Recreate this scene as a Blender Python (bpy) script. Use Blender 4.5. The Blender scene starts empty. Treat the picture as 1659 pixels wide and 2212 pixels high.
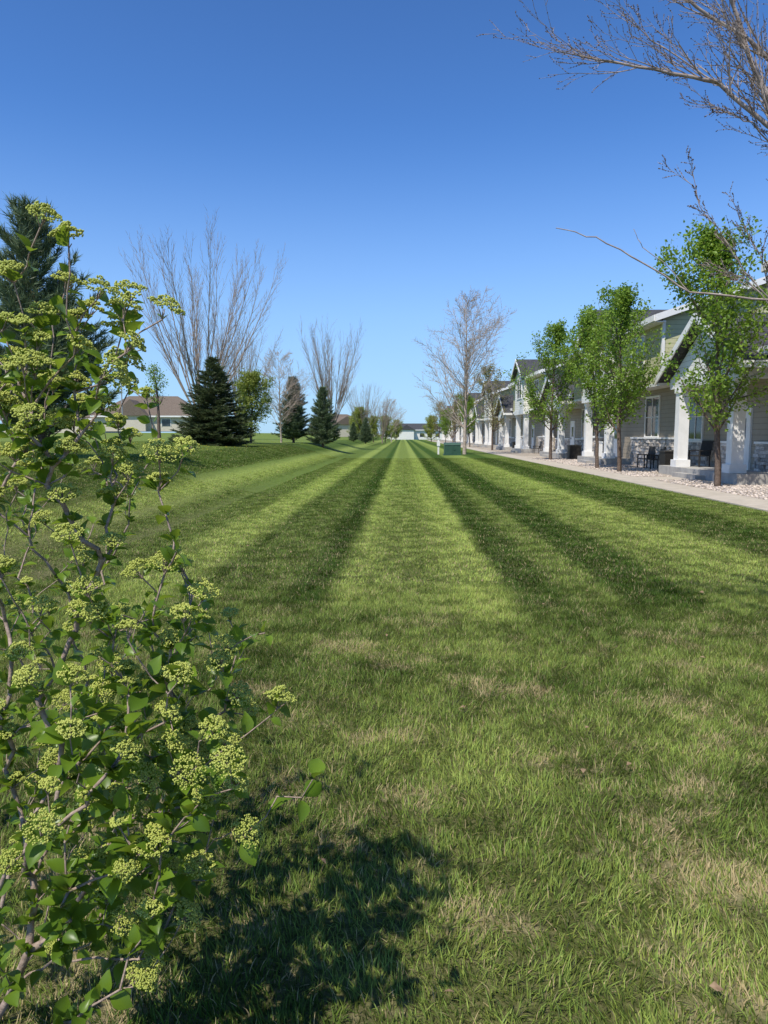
import bpy, math, numpy as np
from mathutils import Vector, Matrix
rng = np.random.default_rng(7)
scene = bpy.context.scene
COL = scene.collection

# ------------------------------------------------------------------ helpers
def sm(a, b, x):
    t = np.clip((np.asarray(x, float)-a)/(b-a), 0, 1)
    return t*t*(3-2*t)

def H(x, y):
    x = np.asarray(x, float); y = np.asarray(y, float)
    z = .95*sm(-3.8, -8.5, x) + .20*sm(-8.5, -14, x) + .9*sm(-12, -30, x)*sm(60, 140, y)
    z = z + .02*np.sin(x*.9+.3*y)*np.sin(y*.35+1)*sm(7, 5, x)
    return z

def norm(v):
    return v/np.maximum(np.linalg.norm(v, axis=-1, keepdims=True), 1e-9)

def mk_mesh(name, V, F, mats=(), midx=None, rnd=None, smooth=False):
    V = np.asarray(V, np.float32); F = np.asarray(F, np.int32)
    me = bpy.data.meshes.new(name)
    k = F.shape[1]; n = F.shape[0]
    me.vertices.add(len(V)); me.vertices.foreach_set('co', V.ravel())
    me.loops.add(n*k); me.loops.foreach_set('vertex_index', F.ravel())
    me.polygons.add(n)
    me.polygons.foreach_set('loop_start', np.arange(0, n*k, k, dtype=np.int32))
    me.polygons.foreach_set('loop_total', np.full(n, k, dtype=np.int32))
    for m in mats: me.materials.append(m)
    if midx is not None: me.polygons.foreach_set('material_index', np.asarray(midx, np.int32))
    me.polygons.foreach_set('use_smooth', np.full(n, smooth, dtype=bool))
    if rnd is not None:
        a = me.attributes.new('rnd', 'FLOAT', 'POINT'); a.data.foreach_set('value', np.asarray(rnd, np.float32))
    me.update(calc_edges=True); me.validate()
    return me

def frames(d, up):
    d = norm(d); x = norm(np.cross(d, up)); z = np.cross(x, d)
    return np.stack([x, d, z], axis=2)

def scatter(tv, tf, P, R, S):
    n = len(P); S = np.asarray(S, float)
    if S.ndim == 1: S = np.repeat(S[:, None], 3, 1)
    L = tv[None]*S[:, None, :]
    V = np.einsum('nij,nkj->nki', R, L)+P[:, None, :]
    F = tf[None]+(np.arange(n)*len(tv))[:, None, None]
    return V.reshape(-1, 3), F.reshape(-1, tf.shape[1])

def rand_dir(n, r=rng):
    return norm(r.normal(size=(n, 3)))

def tubes(segs, k=5):
    A = np.array([np.concatenate([s[0], s[1], [s[2], s[3]]]) for s in segs])
    p0 = A[:, 0:3]; p1 = A[:, 3:6]; r0 = A[:, 6]; r1 = A[:, 7]
    up = np.tile(np.array([[.31, .17, .93]]), (len(A), 1)); d = norm(p1-p0)
    bad = np.abs((d*norm(up)).sum(1)) > .97
    up[bad] = [1, .1, 0]
    R = frames(d, up)
    th = np.arange(k)*2*math.pi/k
    ring = np.stack([np.cos(th), np.zeros(k), np.sin(th)], 1)
    w = np.einsum('nij,kj->nki', R, ring)
    p1 = p1+d*(r1*.3)[:, None]
    a = p0[:, None]+w*r0[:, None, None]; b = p1[:, None]+w*r1[:, None, None]
    V = np.concatenate([a, b], 1).reshape(-1, 3)
    i = np.arange(k); f = np.stack([i, (i+1) % k, (i+1) % k+k, i+k], 1)
    F = (f[None]+(np.arange(len(A))*2*k)[:, None, None]).reshape(-1, 4)
    return V, F

class MB:
    def __init__(s): s.v = []; s.f = []
    def hexa(s, c):
        b = len(s.v); s.v += [tuple(p) for p in c]
        for q in ((0, 3, 2, 1), (4, 5, 6, 7), (0, 1, 5, 4), (1, 2, 6, 5), (2, 3, 7, 6), (3, 0, 4, 7)):
            s.f.append(tuple(b+i for i in q))
    def box(s, x0, x1, y0, y1, z0, z1):
        s.hexa([(x0, y0, z0), (x1, y0, z0), (x1, y1, z0), (x0, y1, z0), (x0, y0, z1), (x1, y0, z1), (x1, y1, z1), (x0, y1, z1)])
    def slab(s, top, t):
        s.hexa([(p[0], p[1], p[2]-t) for p in top]+list(top))
    def prism(s, poly, d):
        n = len(poly); b = len(s.v); s.v += [tuple(p) for p in poly]+[(p[0]+d[0], p[1]+d[1], p[2]+d[2]) for p in poly]
        s.f.append(tuple(range(b, b+n))); s.f.append(tuple(range(b+2*n-1, b+n-1, -1)))
        for i in range(n):
            j = (i+1) % n; s.f.append((b+i, b+j, b+n+j, b+n+i))
    def cyl(s, x, y, z0, z1, r0, r1, k=12):
        b = len(s.v)
        for z, r in ((z0, r0), (z1, r1)):
            for i in range(k):
                a = 2*math.pi*i/k; s.v.append((x+r*math.cos(a), y+r*math.sin(a), z))
        for i in range(k):
            j = (i+1) % k; s.f.append((b+i, b+j, b+k+j, b+k+i))
        s.f.append(tuple(b+k+i for i in range(k)))
    def mesh(s, name, m, bevel=0):
        me = bpy.data.meshes.new(name); me.from_pydata(s.v, [], s.f); me.materials.append(m)
        import bmesh
        bm = bmesh.new(); bm.from_mesh(me); bmesh.ops.recalc_face_normals(bm, faces=bm.faces)
        bm.to_mesh(me); bm.free(); return me

def obj(name, me, parent=None, loc=(0, 0, 0)):
    o = bpy.data.objects.new(name, me); COL.objects.link(o); o.location = loc
    if parent: o.parent = parent
    return o
def group(name, parts, loc=(0, 0, 0), rz=0, s=1, sz=None):
    e = bpy.data.objects.new(name, None); COL.objects.link(e)
    e.location = loc; e.rotation_euler = (0, 0, rz); e.scale = (s, s, sz if sz else s)
    for pn, me in parts: obj(pn, me, e)
    return e

# ------------------------------------------------------------------ materials
def newmat(name):
    m = bpy.data.materials.new(name); m.use_nodes = True
    nt = m.node_tree; nt.nodes.clear()
    out = nt.nodes.new('ShaderNodeOutputMaterial')
    return m, nt, out
def N(nt, t, **kw):
    n = nt.nodes.new(t)
    for k, v in kw.items(): setattr(n, k, v)
    return n
def setin(nt, sock, v):
    if isinstance(v, bpy.types.NodeSocket): nt.links.new(v, sock)
    else: sock.default_value = v
def math_(nt, op, a, b=0.0, c=None, clamp=False):
    n = N(nt, 'ShaderNodeMath', operation=op, use_clamp=clamp)
    setin(nt, n.inputs[0], a); setin(nt, n.inputs[1], b)
    if c is not None: setin(nt, n.inputs[2], c)
    return n.outputs[0]
def mapr(nt, v, a, b, c=0.0, d=1.0, smooth=True):
    n = N(nt, 'ShaderNodeMapRange'); n.interpolation_type = 'SMOOTHSTEP' if smooth else 'LINEAR'
    setin(nt, n.inputs[0], v)
    for i, q in enumerate((a, b, c, d)): setin(nt, n.inputs[i+1], q)
    return n.outputs[0]
def mixc(nt, f, a, b, mode='MIX'):
    n = N(nt, 'ShaderNodeMix', data_type='RGBA', blend_type=mode)
    setin(nt, n.inputs[0], f)
    for s, v in ((n.inputs[6], a), (n.inputs[7], b)):
        if isinstance(v, tuple) and len(v) == 3: v = v+(1,)
        setin(nt, s, v)
    return n.outputs[2]
def noise(nt, vec, scale, detail=4, rough=.6):
    n = N(nt, 'ShaderNodeTexNoise'); n.inputs['Scale'].default_value = scale
    n.inputs['Detail'].default_value = detail; n.inputs['Roughness'].default_value = rough
    if vec is not None: nt.links.new(vec, n.inputs['Vector'])
    return n.outputs[0]
def pos(nt): return N(nt, 'ShaderNodeNewGeometry').outputs['Position']
def princ(nt, out, col, rough=.7, spec=.3, bump=None, bd=.02, metal=0):
    p = N(nt, 'ShaderNodeBsdfPrincipled')
    if isinstance(col, tuple) and len(col) == 3: col = col+(1,)
    setin(nt, p.inputs['Base Color'], col); p.inputs['Roughness'].default_value = rough
    p.inputs['Specular IOR Level'].default_value = spec; p.inputs['Metallic'].default_value = metal
    if bump is not None:
        b = N(nt, 'ShaderNodeBump'); b.inputs['Distance'].default_value = bd; b.inputs['Strength'].default_value = 1
        nt.links.new(bump, b.inputs['Height']); nt.links.new(b.outputs[0], p.inputs['Normal'])
    if out is not None: nt.links.new(p.outputs[0], out.inputs[0])
    return p
def simple(name, c1, c2=None, scale=6, rough=.7, spec=.3, bd=0.0, bscale=40, metal=0, rnd=0):
    m, nt, out = newmat(name)
    P = pos(nt)
    c2 = c2 or tuple(x*.8 for x in c1)
    f = mapr(nt, noise(nt, P, scale, 6, .65), .35, .65)
    col = mixc(nt, f, c1, c2)
    if rnd:
        a = N(nt, 'ShaderNodeAttribute', attribute_name='rnd').outputs['Fac']
        v = mapr(nt, a, 0, 1, 1-rnd, 1+rnd, False)
        hs = N(nt, 'ShaderNodeHueSaturation'); nt.links.new(col, hs.inputs['Color']); nt.links.new(v, hs.inputs['Value'])
        col = hs.outputs[0]
    princ(nt, out, col, rough, spec, noise(nt, P, bscale, 5) if bd else None, bd, metal)
    return m
def leafmat(name, c1, c2, transl=.3, tc=None, rough=.45, spec=.35, ns=1.5):
    m, nt, out = newmat(name)
    a = N(nt, 'ShaderNodeAttribute', attribute_name='rnd').outputs['Fac']
    f = math_(nt, 'ADD', math_(nt, 'MULTIPLY', a, .6), math_(nt, 'MULTIPLY', noise(nt, pos(nt), ns, 3), .4))
    col = mixc(nt, f, c1, c2)
    p = princ(nt, None, col, rough, spec)
    t = N(nt, 'ShaderNodeBsdfTranslucent')
    tcol = mixc(nt, .5, col, tc or tuple(min(1, x*1.8) for x in c2))
    nt.links.new(tcol, t.inputs[0])
    mx = N(nt, 'ShaderNodeMixShader'); mx.inputs[0].default_value = transl
    nt.links.new(p.outputs[0], mx.inputs[1]); nt.links.new(t.outputs[0], mx.inputs[2]); nt.links.new(mx.outputs[0], out.inputs[0])
    return m

STR = [(-12, .6), (-8.9, .6), (-8.3, .3), (-6.3, .15), (-5.9, .5), (-5.5, 1.0), (-5.0, .85), (-4.6, .36), (-3.3, .36), (-2.9, .95), (-2.4, .95),  # mow-stripe tones; dark stops on the left bank paint in its slope shading
       (-2.1, .14), (-1.9, .28), (-1.25, .28), (-1.05, .03), (-.8, .03), (-.58, .95), (-.25, .62), (.40, .62), (.62, .98), (.98, 1.0), (1.15, .05), (1.5, .05),
       (1.7, .38), (2.05, .38), (2.2, .03), (2.85, .03), (3.1, .5), (4.5, .95), (4.9, .15), (5.9, .03), (6.4, .42)]
def grass_color(nt):
    P = pos(nt)
    sep = N(nt, 'ShaderNodeSeparateXYZ'); nt.links.new(P, sep.inputs[0])
    n1 = noise(nt, P, .9, 4, .65)
    n2 = noise(nt, P, 3.2, 5, .7)
    X = math_(nt, 'ADD', sep.outputs[0], math_(nt, 'MULTIPLY', math_(nt, 'SUBTRACT', n1, .5), .34))
    r = N(nt, 'ShaderNodeValToRGB'); cr = r.color_ramp
    for i, (x, v) in enumerate(STR):
        t = (x+12)/20
        e = cr.elements[i] if i < 2 else cr.elements.new(t)
        if i < 2: e.position = t
    es = sorted(cr.elements, key=lambda e: e.position)
    for e, (x, v) in zip(es, STR):
        v = max(v, 0); e.color = (v, v, v, 1)
    nt.links.new(mapr(nt, X, -12, 8, 0, 1, False), r.inputs[0])
    Yn = math_(nt, 'ADD', sep.outputs[1], math_(nt, 'MULTIPLY', n1, 1.6))
    mask = mapr(nt, Yn, 6.7, 7.7)
    n3 = noise(nt, P, .45, 3, .6)
    n4 = noise(nt, P, .28, 2, .5)
    bands = math_(nt, 'SINE', math_(nt, 'MULTIPLY', math_(nt, 'ADD', sep.outputs[1], math_(nt, 'MULTIPLY', n3, 2.5)), 4.2))
    near = math_(nt, 'ADD', .43, math_(nt, 'MULTIPLY', bands, .13))
    near = math_(nt, 'ADD', near, math_(nt, 'MULTIPLY', math_(nt, 'SUBTRACT', n3, .5), 1.9))  # broad turf patches; their darkening also stands in for foliage shade
    near = math_(nt, 'ADD', near, math_(nt, 'MULTIPLY', math_(nt, 'SUBTRACT', n4, .5), 1.4))
    v = N(nt, 'ShaderNodeMix', data_type='FLOAT'); nt.links.new(mask, v.inputs[0]); nt.links.new(near, v.inputs[2]); nt.links.new(r.outputs[0], v.inputs[3])
    v = math_(nt, 'ADD', v.outputs[0], math_(nt, 'MULTIPLY', math_(nt, 'SUBTRACT', n2, .5), .6), clamp=True)
    col = mixc(nt, v, (.048, .105, .009), (.37, .46, .105))
    st = mapr(nt, noise(nt, P, 1.3, 6, .72), .51, .62)
    nearm = mapr(nt, sep.outputs[1], 3.5, 8, 1, .15)
    st = math_(nt, 'MULTIPLY', st, nearm)
    return P, sep, col, st

def mat_blades():
    m, nt, out = newmat('grass_blades')
    P, sep, col, st = grass_color(nt)
    a = N(nt, 'ShaderNodeAttribute', attribute_name='rnd').outputs['Fac']
    thr = math_(nt, 'SUBTRACT', .95, math_(nt, 'MULTIPLY', st, .5))
    isst = math_(nt, 'GREATER_THAN', a, thr)
    hs = N(nt, 'ShaderNodeHueSaturation'); nt.links.new(col, hs.inputs['Color'])
    nt.links.new(mapr(nt, math_(nt, 'FRACT', math_(nt, 'MULTIPLY', a, 17.3)), 0, 1, .45, 1.6, False), hs.inputs['Value'])
    nt.links.new(mapr(nt, math_(nt, 'FRACT', math_(nt, 'MULTIPLY', a, 7.7)), 0, 1, .475, .515, False), hs.inputs['Hue'])
    c = mixc(nt, isst, hs.outputs[0], (.55, .44, .23))
    p = princ(nt, None, c, .5, .2)
    t = N(nt, 'ShaderNodeBsdfTranslucent'); nt.links.new(c, t.inputs[0])
    mx = N(nt, 'ShaderNodeMixShader'); mx.inputs[0].default_value = .33
    nt.links.new(p.outputs[0], mx.inputs[1]); nt.links.new(t.outputs[0], mx.inputs[2]); nt.links.new(mx.outputs[0], out.inputs[0])
    return m
def mat_ground():
    m, nt, out = newmat('lawn')
    P, sep, col, st = grass_color(nt)
    fine = noise(nt, P, 14, 6, .75)
    col = mixc(nt, mapr(nt, fine, .3, .7, 0, 1), mixc(nt, .5, col, (.01, .02, .004)), col)  # fine noise darkens the ground colour to stand in for shade between blades
    col = mixc(nt, mapr(nt, sep.outputs[1], 20, 60, .0, .2), col, (.03, .06, .012))
    th = mixc(nt, mapr(nt, noise(nt, P, 30, 5, .7), .35, .65), (.045, .04, .018), (.20, .165, .09))
    th = mixc(nt, st, th, (.42, .33, .2))
    thf = mapr(nt, sep.outputs[1], 6, 26, .7, 0)
    col = mixc(nt, thf, col, th)
    princ(nt, out, col, .9, .1, noise(nt, P, 22, 6, .75), .03)
    return m
M_blade = mat_blades(); M_ground = mat_ground()

def mat_siding(name, c, pitch=.15):
    m, nt, out = newmat(name)
    P = pos(nt); sep = N(nt, 'ShaderNodeSeparateXYZ'); nt.links.new(P, sep.inputs[0])
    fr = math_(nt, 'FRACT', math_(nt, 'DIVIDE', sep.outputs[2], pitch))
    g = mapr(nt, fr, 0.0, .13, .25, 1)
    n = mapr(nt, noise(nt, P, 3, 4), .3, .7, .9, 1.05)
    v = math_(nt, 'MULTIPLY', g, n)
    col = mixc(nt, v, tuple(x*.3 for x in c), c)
    h = math_(nt, 'SUBTRACT', 1.0, fr)
    princ(nt, out, col, .6, .3, h, .012)
    return m
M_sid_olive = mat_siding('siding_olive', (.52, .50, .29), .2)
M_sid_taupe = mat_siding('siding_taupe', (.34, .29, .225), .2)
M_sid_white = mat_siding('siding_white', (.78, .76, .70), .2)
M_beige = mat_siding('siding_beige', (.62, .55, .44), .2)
M_white = simple('white_trim', (.85, .83, .80), (.78, .76, .73), 3, .5)
def mat_shingle(name, c1, c2):
    m, nt, out = newmat(name)
    P = pos(nt)
    mp = N(nt, 'ShaderNodeMapping'); mp.inputs['Scale'].default_value = (1, 1, 2.2); nt.links.new(P, mp.inputs[0])
    sep = N(nt, 'ShaderNodeSeparateXYZ'); nt.links.new(P, sep.inputs[0])
    fr = math_(nt, 'FRACT', math_(nt, 'MULTIPLY', sep.outputs[2], 14))
    n = noise(nt, mp.outputs[0], 5, 7, .8)
    v = math_(nt, 'ADD', mapr(nt, n, .3, .7), math_(nt, 'MULTIPLY', mapr(nt, fr, 0, .2, -.4, 0), 1), clamp=True)
    princ(nt, out, mixc(nt, v, c1, c2), .85, .2, n, .02)
    return m
M_roof = mat_shingle('shingle_grey', (.035, .036, .04), (.10, .10, .105))
M_roofb = mat_shingle('shingle_brown', (.12, .09, .07), (.22, .175, .135))
M_stone = simple('ledge_stone', (.66, .60, .54), (.38, .34, .31), 9, .85, .2, .02, 30, rnd=.35)
M_conc = simple('concrete', (.52, .455, .375), (.44, .385, .315), 2.2, .85, .2, .004, 60)
M_slab = simple('porch_concrete', (.44, .42, .38), (.34, .32, .30), 3, .85)
M_gravel = simple('gravel', (.48, .41, .33), (.29, .245, .20), 28, .9, .2, .03, 35)
M_rock = simple('river_rock', (.60, .50, .41), (.37, .32, .29), 11, .75, .3, 0, 40, rnd=.4)
M_dark = simple('dark_plastic', (.03, .028, .026), (.05, .045, .04), 20, .5)
M_green = simple('utility_green', (.035, .085, .06), (.045, .1, .07), 5, .45)
M_greym = simple('grey_metal', (.35, .35, .36), (.28, .28, .29), 5, .4, .5)
def mat_glass():
    m, nt, out = newmat('window_glass')
    c = mixc(nt, mapr(nt, noise(nt, pos(nt), .8, 2), .4, .6), (.015, .02, .025), (.06, .075, .085))
    princ(nt, out, c, .06, .6); return m
M_glass = mat_glass()
M_bark = simple('bark_brown', (.19, .14, .11), (.10, .075, .06), 14, .9, .1, .01, 60)
M_barkg = simple('bark_grey', (.36, .29, .235), (.24, .19, .155), 9, .85, .1)
M_birch = simple('birch_bark', (.52, .43, .355), (.32, .255, .205), 7, .8, .1)
M_stem = simple('shrub_stem', (.42, .32, .26), (.25, .185, .145), 60, .75, .2, .002, 200)
M_twig = simple('twig_grey', (.50, .41, .35), (.30, .235, .20), 12, .7, .2)
M_pear = leafmat('pear_leaves', (.09, .18, .016), (.29, .42, .055), .38, (.46, .60, .06))
M_yel = leafmat('spring_leaves', (.17, .22, .035), (.34, .38, .07), .3)
M_olive = leafmat('budding_leaves', (.19, .18, .055), (.33, .30, .10), .25)
M_spruce = leafmat('spruce_needles', (.032, .052, .018), (.12, .15, .06), .12)
M_pine = leafmat('pine_needles', (.048, .082, .036), (.20, .26, .13), .12)
M_bleaf = leafmat('viburnum_leaf', (.055, .125, .012), (.20, .31, .028), .38, (.46, .60, .05), .36, .4, 5)
M_flow = leafmat('viburnum_buds', (.28, .34, .05), (.62, .64, .17), .15, None, .6, .15, 8)

# ------------------------------------------------------------------ ground
def coords(segs):
    out = []
    for a, b, s in segs: out += list(np.arange(a, b, s))
    return np.array(out+[segs[-1][1]])
gx = coords([(-3000, -200, 400), (-200, -40, 20), (-40, -14, 2), (-14, 8, .5), (8, 40, 4), (40, 200, 40), (200, 3000, 400)])
gy = coords([(-60, -4, 8), (-4, 40, 1), (40, 160, 5), (160, 400, 40), (400, 4000, 600)])
XX, YY = np.meshgrid(gx, gy)
V = np.stack([XX, YY, H(XX, YY)], -1).reshape(-1, 3)
nx = len(gx); ii, jj = np.meshgrid(np.arange(len(gy)-1), np.arange(nx-1), indexing='ij')
b = (ii*nx+jj).ravel(); F = np.stack([b, b+1, b+nx+1, b+nx], 1)
obj('ground', mk_mesh('ground', V, F, [M_ground], smooth=True))
mb = MB()
y = -10.0
while y < 230:
    mb.box(7.65, 8.85, y+.006, y+1.494, -.05, .035); y += 1.5
obj('sidewalk', mb.mesh('sidewalk', M_conc))
mb = MB()
for k in range(8):
    mb.box(8.85, 10.34, 22+26*k+3.6-26, 22+26*k+5.3-26, -.05, .031)
obj('front_walk', mb.mesh('front_walk', M_conc))
mb = MB(); mb.box(8.853, 12.6, -10, 230, -.05, .02)
bed = obj('gravel_bed', mb.mesh('gravel_bed', M_gravel))
# icosahedron
ph = (1+5**.5)/2
IV = norm(np.array([(-1, ph, 0), (1, ph, 0), (-1, -ph, 0), (1, -ph, 0), (0, -1, ph), (0, 1, ph), (0, -1, -ph), (0, 1, -ph), (ph, 0, -1), (ph, 0, 1), (-ph, 0, -1), (-ph, 0, 1)], float))
IF = np.array([(0, 11, 5), (0, 5, 1), (0, 1, 7), (0, 7, 10), (0, 10, 11), (1, 5, 9), (5, 11, 4), (11, 10, 2), (10, 7, 6), (7, 1, 8), (3, 9, 4), (3, 4, 2), (3, 2, 6), (3, 6, 8), (3, 8, 9), (4, 9, 5), (2, 4, 11), (6, 2, 10), (8, 6, 7), (9, 8, 1)])
n = 11000
P = np.stack([rng.uniform(8.9, 12.2, n), 14+36*rng.random(n)**1.3, np.full(n, .03)], 1)
P = P[~((P[:, 0] > 10.3) & (np.mod(P[:, 1]-22, 26) < 8.3) & (np.mod(P[:, 1]-22, 26) > .7))]
P = P[~((P[:, 0] < 10.5) & (np.mod(P[:, 1]-22, 26) < 5.35) & (np.mod(P[:, 1]-22, 26) > 3.55))]
n = len(P)
S = rng.uniform(.02, .05, (n, 1))*np.stack([rng.uniform(.8, 1.4, n), rng.uniform(.8, 1.2, n), rng.uniform(.5, .8, n)], 1)
R = frames(norm(np.stack([rng.normal(size=n), rng.normal(size=n), rng.normal(size=n)*.2], 1)), np.tile([[0, 0, 1.]], (n, 1)))
V, F = scatter(IV, IF, P, R, S)
obj('river_rocks', mk_mesh('river_rocks', V, F, [M_rock], rnd=np.repeat(rng.random(n), 12), smooth=True))

# ------------------------------------------------------------------ grass blades
def blade_tile(name, size, n, w, l0, l1, seed, segs=3):
    r = np.random.default_rng(seed)
    P = np.stack([r.uniform(-size/2, size/2, n), r.uniform(-size/2, size/2, n), np.full(n, -.006)], 1)
    a = r.uniform(0, 2*math.pi, n); cx = r.uniform(-size/2, size/2, (26, 2)); ca = r.uniform(0, 2*math.pi, 26)
    idx = np.argmin(((P[:, None, :2]-cx[None])**2).sum(2), 1)
    a = ca[idx]+r.normal(0, 1.0, n)
    L = r.uniform(l0, l1, n)*np.where(r.random(n) < .04, 1.4, 1); lean = np.abs(r.normal(.4, .36, n)); curl = r.uniform(.2, 1.1, n)
    hd = np.stack([np.cos(a), np.sin(a), np.zeros(n)], 1); sd = np.stack([-np.sin(a), np.cos(a), np.zeros(n)], 1)
    W = w*r.uniform(.6, 1.3, n)
    rows = []; p = P.copy(); ang = lean.copy()
    tw = r.normal(0, .6, n)
    sdv = sd*np.cos(tw)[:, None]+hd*np.sin(tw)[:, None]
    for i in range(segs+1):
        t = i/segs; wd = W*(1-t**2.2)*.5+.0002
        rows.append((p-sdv*wd[:, None], p+sdv*wd[:, None]))
        st = L/segs
        p = p+(hd*np.sin(ang)[:, None]+np.array([0, 0, 1.])*np.cos(ang)[:, None])*st[:, None]
        ang = ang+curl/segs
    k = 2*(segs+1)
    V = np.stack([q for rw in rows for q in rw], 1).reshape(-1, 3)
    f = np.array([(2*i, 2*i+1, 2*i+3, 2*i+2) for i in range(segs)])
    F = (f[None]+(np.arange(n)*k)[:, None, None]).reshape(-1, 4)
    me = mk_mesh(name, V, F, [M_blade], rnd=np.repeat(r.random(n), k), smooth=True)
    return bpy.data.objects.new(name, me)

def gn_inst(name, pts, rots, scl, src, parent):
    me = bpy.data.meshes.new(name); me.from_pydata([tuple(p) for p in pts], [], [])
    a = me.attributes.new('rot', 'FLOAT_VECTOR', 'POINT'); a.data.foreach_set('vector', np.asarray(rots, np.float32).ravel())
    a = me.attributes.new('scl', 'FLOAT', 'POINT'); a.data.foreach_set('value', np.asarray(scl, np.float32))
    o = obj(name, me, parent)
    ng = bpy.data.node_groups.new(name, 'GeometryNodeTree')
    ng.interface.new_socket('Geometry', in_out='INPUT', socket_type='NodeSocketGeometry')
    ng.interface.new_socket('Geometry', in_out='OUTPUT', socket_type='NodeSocketGeometry')
    gi = ng.nodes.new('NodeGroupInput'); go = ng.nodes.new('NodeGroupOutput')
    ip = ng.nodes.new('GeometryNodeInstanceOnPoints'); oi = ng.nodes.new('GeometryNodeObjectInfo')
    oi.inputs['Object'].default_value = src; oi.inputs['As Instance'].default_value = True
    ra = ng.nodes.new('GeometryNodeInputNamedAttribute'); ra.data_type = 'FLOAT_VECTOR'; ra.inputs['Name'].default_value = 'rot'
    sa = ng.nodes.new('GeometryNodeInputNamedAttribute'); sa.data_type = 'FLOAT'; sa.inputs['Name'].default_value = 'scl'
    ng.links.new(gi.outputs[0], ip.inputs['Points']); ng.links.new(oi.outputs['Geometry'], ip.inputs['Instance'])
    ng.links.new(ra.outputs['Attribute'], ip.inputs['Rotation']); ng.links.new(sa.outputs['Attribute'], ip.inputs['Scale'])
    ng.links.new(ip.outputs[0], go.inputs[0])
    md = o.modifiers.new('grass', 'NODES'); md.node_group = ng
    return o
lawn = bpy.data.objects.new('lawn_grass', None); COL.objects.link(lawn)
def lay(tag, size, x0f, x1f, y0, y1, srcs):
    cells = []
    yy = y0+size/2
    while yy < y1:
        xx = math.floor(x0f(yy)/size)*size+size/2
        while xx < min(x1f(yy), 7.62-size/2+.02):
            cells.append((xx, yy)); xx += size
        if x1f(yy) > 7.62-size/2 and xx-size < 7.6-size/2-.05: cells.append((7.62-size/2, yy))
        yy += size
    cells = np.array(cells)
    z = H(cells[:, 0], cells[:, 1]); e = .2
    sx = (H(cells[:, 0]+e, cells[:, 1])-H(cells[:, 0]-e, cells[:, 1]))/(2*e)
    pick = rng.integers(0, len(srcs), len(cells))
    rots = []
    for i in range(len(cells)):
        q = Matrix.Rotation(-math.atan(sx[i]), 3, 'Y') @ Matrix.Rotation(math.pi/2*rng.integers(0, 4), 3, 'Z')
        rots.append(tuple(q.to_euler()))
    rots = np.array(rots)
    for k, s in enumerate(srcs):
        w = pick == k
        gn_inst('%s_%d' % (tag, k+1), np.column_stack([cells[w], z[w]]), rots[w], np.ones(w.sum()), s, lawn)
near = [blade_tile('near_tile_%d' % i, .5, 3000, .0034, .025, .062, 20+i) for i in range(4)]
mid = [blade_tile('mid_tile_%d' % i, 1.0, 3600, .008, .025, .05, 40+i, 2) for i in range(3)]
far = [blade_tile('far_tile_%d' % i, 2.0, 3200, .022, .025, .05, 60+i, 1) for i in range(2)]
lay('blades_near', .5, lambda y: -.62*y-1.5, lambda y: .58*y+1.5, .5, 7.5, near)
lay('blades_mid', 1.0, lambda y: -.62*y-2, lambda y: .58*y+2, 7.5, 19.5, mid)
lay('blades_far', 2.0, lambda y: -.6*y-2, lambda y: .58*y+2, 19.5, 49.5, far)

# ------------------------------------------------------------------ trees
def rot_about(d, ang, r):
    p = np.cross(d, r.normal(size=3)); p /= np.linalg.norm(p)+1e-9
    v = d*math.cos(ang)+p*math.sin(ang); return v/np.linalg.norm(v)
UP = np.array([0, 0, 1.])
def branch(segs, pts, p, d, L, r, lev, Q, g):
    n = Q['n'][lev]; step = L/n; rr = r
    for i in range(n):
        t = (i+1)/n
        d = d+g.normal(0, Q['wob'][lev], 3)+UP*Q['up'][lev]; d = d/np.linalg.norm(d)
        q = p+d*step; r1 = r*(1-t*(1-Q['taper'][lev]))
        segs.append((p, q, rr, r1)); pts.append((q, d, lev, t))
        if lev < len(Q['n'])-1 and t > Q['start'][lev]:
            kk = Q['k'][lev]
            kk = int(kk)+(g.random() < kk-int(kk))
            for c in range(kk):
                dd = rot_about(d, math.radians(g.normal(Q['ang'][lev], Q['ang'][lev]*.2)), g)
                cl = L*Q['lr'][lev]*Q['prof'][lev](t)*g.uniform(.7, 1.2)
                branch(segs, pts, q, dd, cl, max(r1*Q['rr'][lev], Q['rmin']), lev+1, Q, g)
        p = q; rr = r1
one = lambda t: 1-.5*t
def mesh_segs(name, segs, m, k=5, thr=.02):
    big = [s for s in segs if s[2] > thr]; sml = [s for s in segs if s[2] <= thr]
    Vs = []; Fs = []; o = 0
    for L, kk in ((big, k), (sml, 4)):
        if L:
            V, F = tubes(L, kk); Vs.append(V); Fs.append(F+o); o += len(V)
    return mk_mesh(name, np.concatenate(Vs), np.concatenate(Fs), [m], smooth=True)
LV = np.array([(0, 0, 0), (.32, .4, .10), (0, .45, 0), (-.32, .4, .10), (0, 1, -.08)], float)
LF = np.array([(0, 1, 2), (0, 2, 3), (1, 4, 2), (2, 4, 3)])
def leaves(name, P, size, m, g, seed_dirs=None):
    n = len(P); d = rand_dir(n, g); d[:, 2] -= .1
    R = frames(d, rand_dir(n, g)); S = size*g.uniform(.6, 1.3, n)
    V, F = scatter(LV, LF, P, R, S)
    return mk_mesh(name, V, F, [m], rnd=np.repeat(g.random(n), 5))
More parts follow.
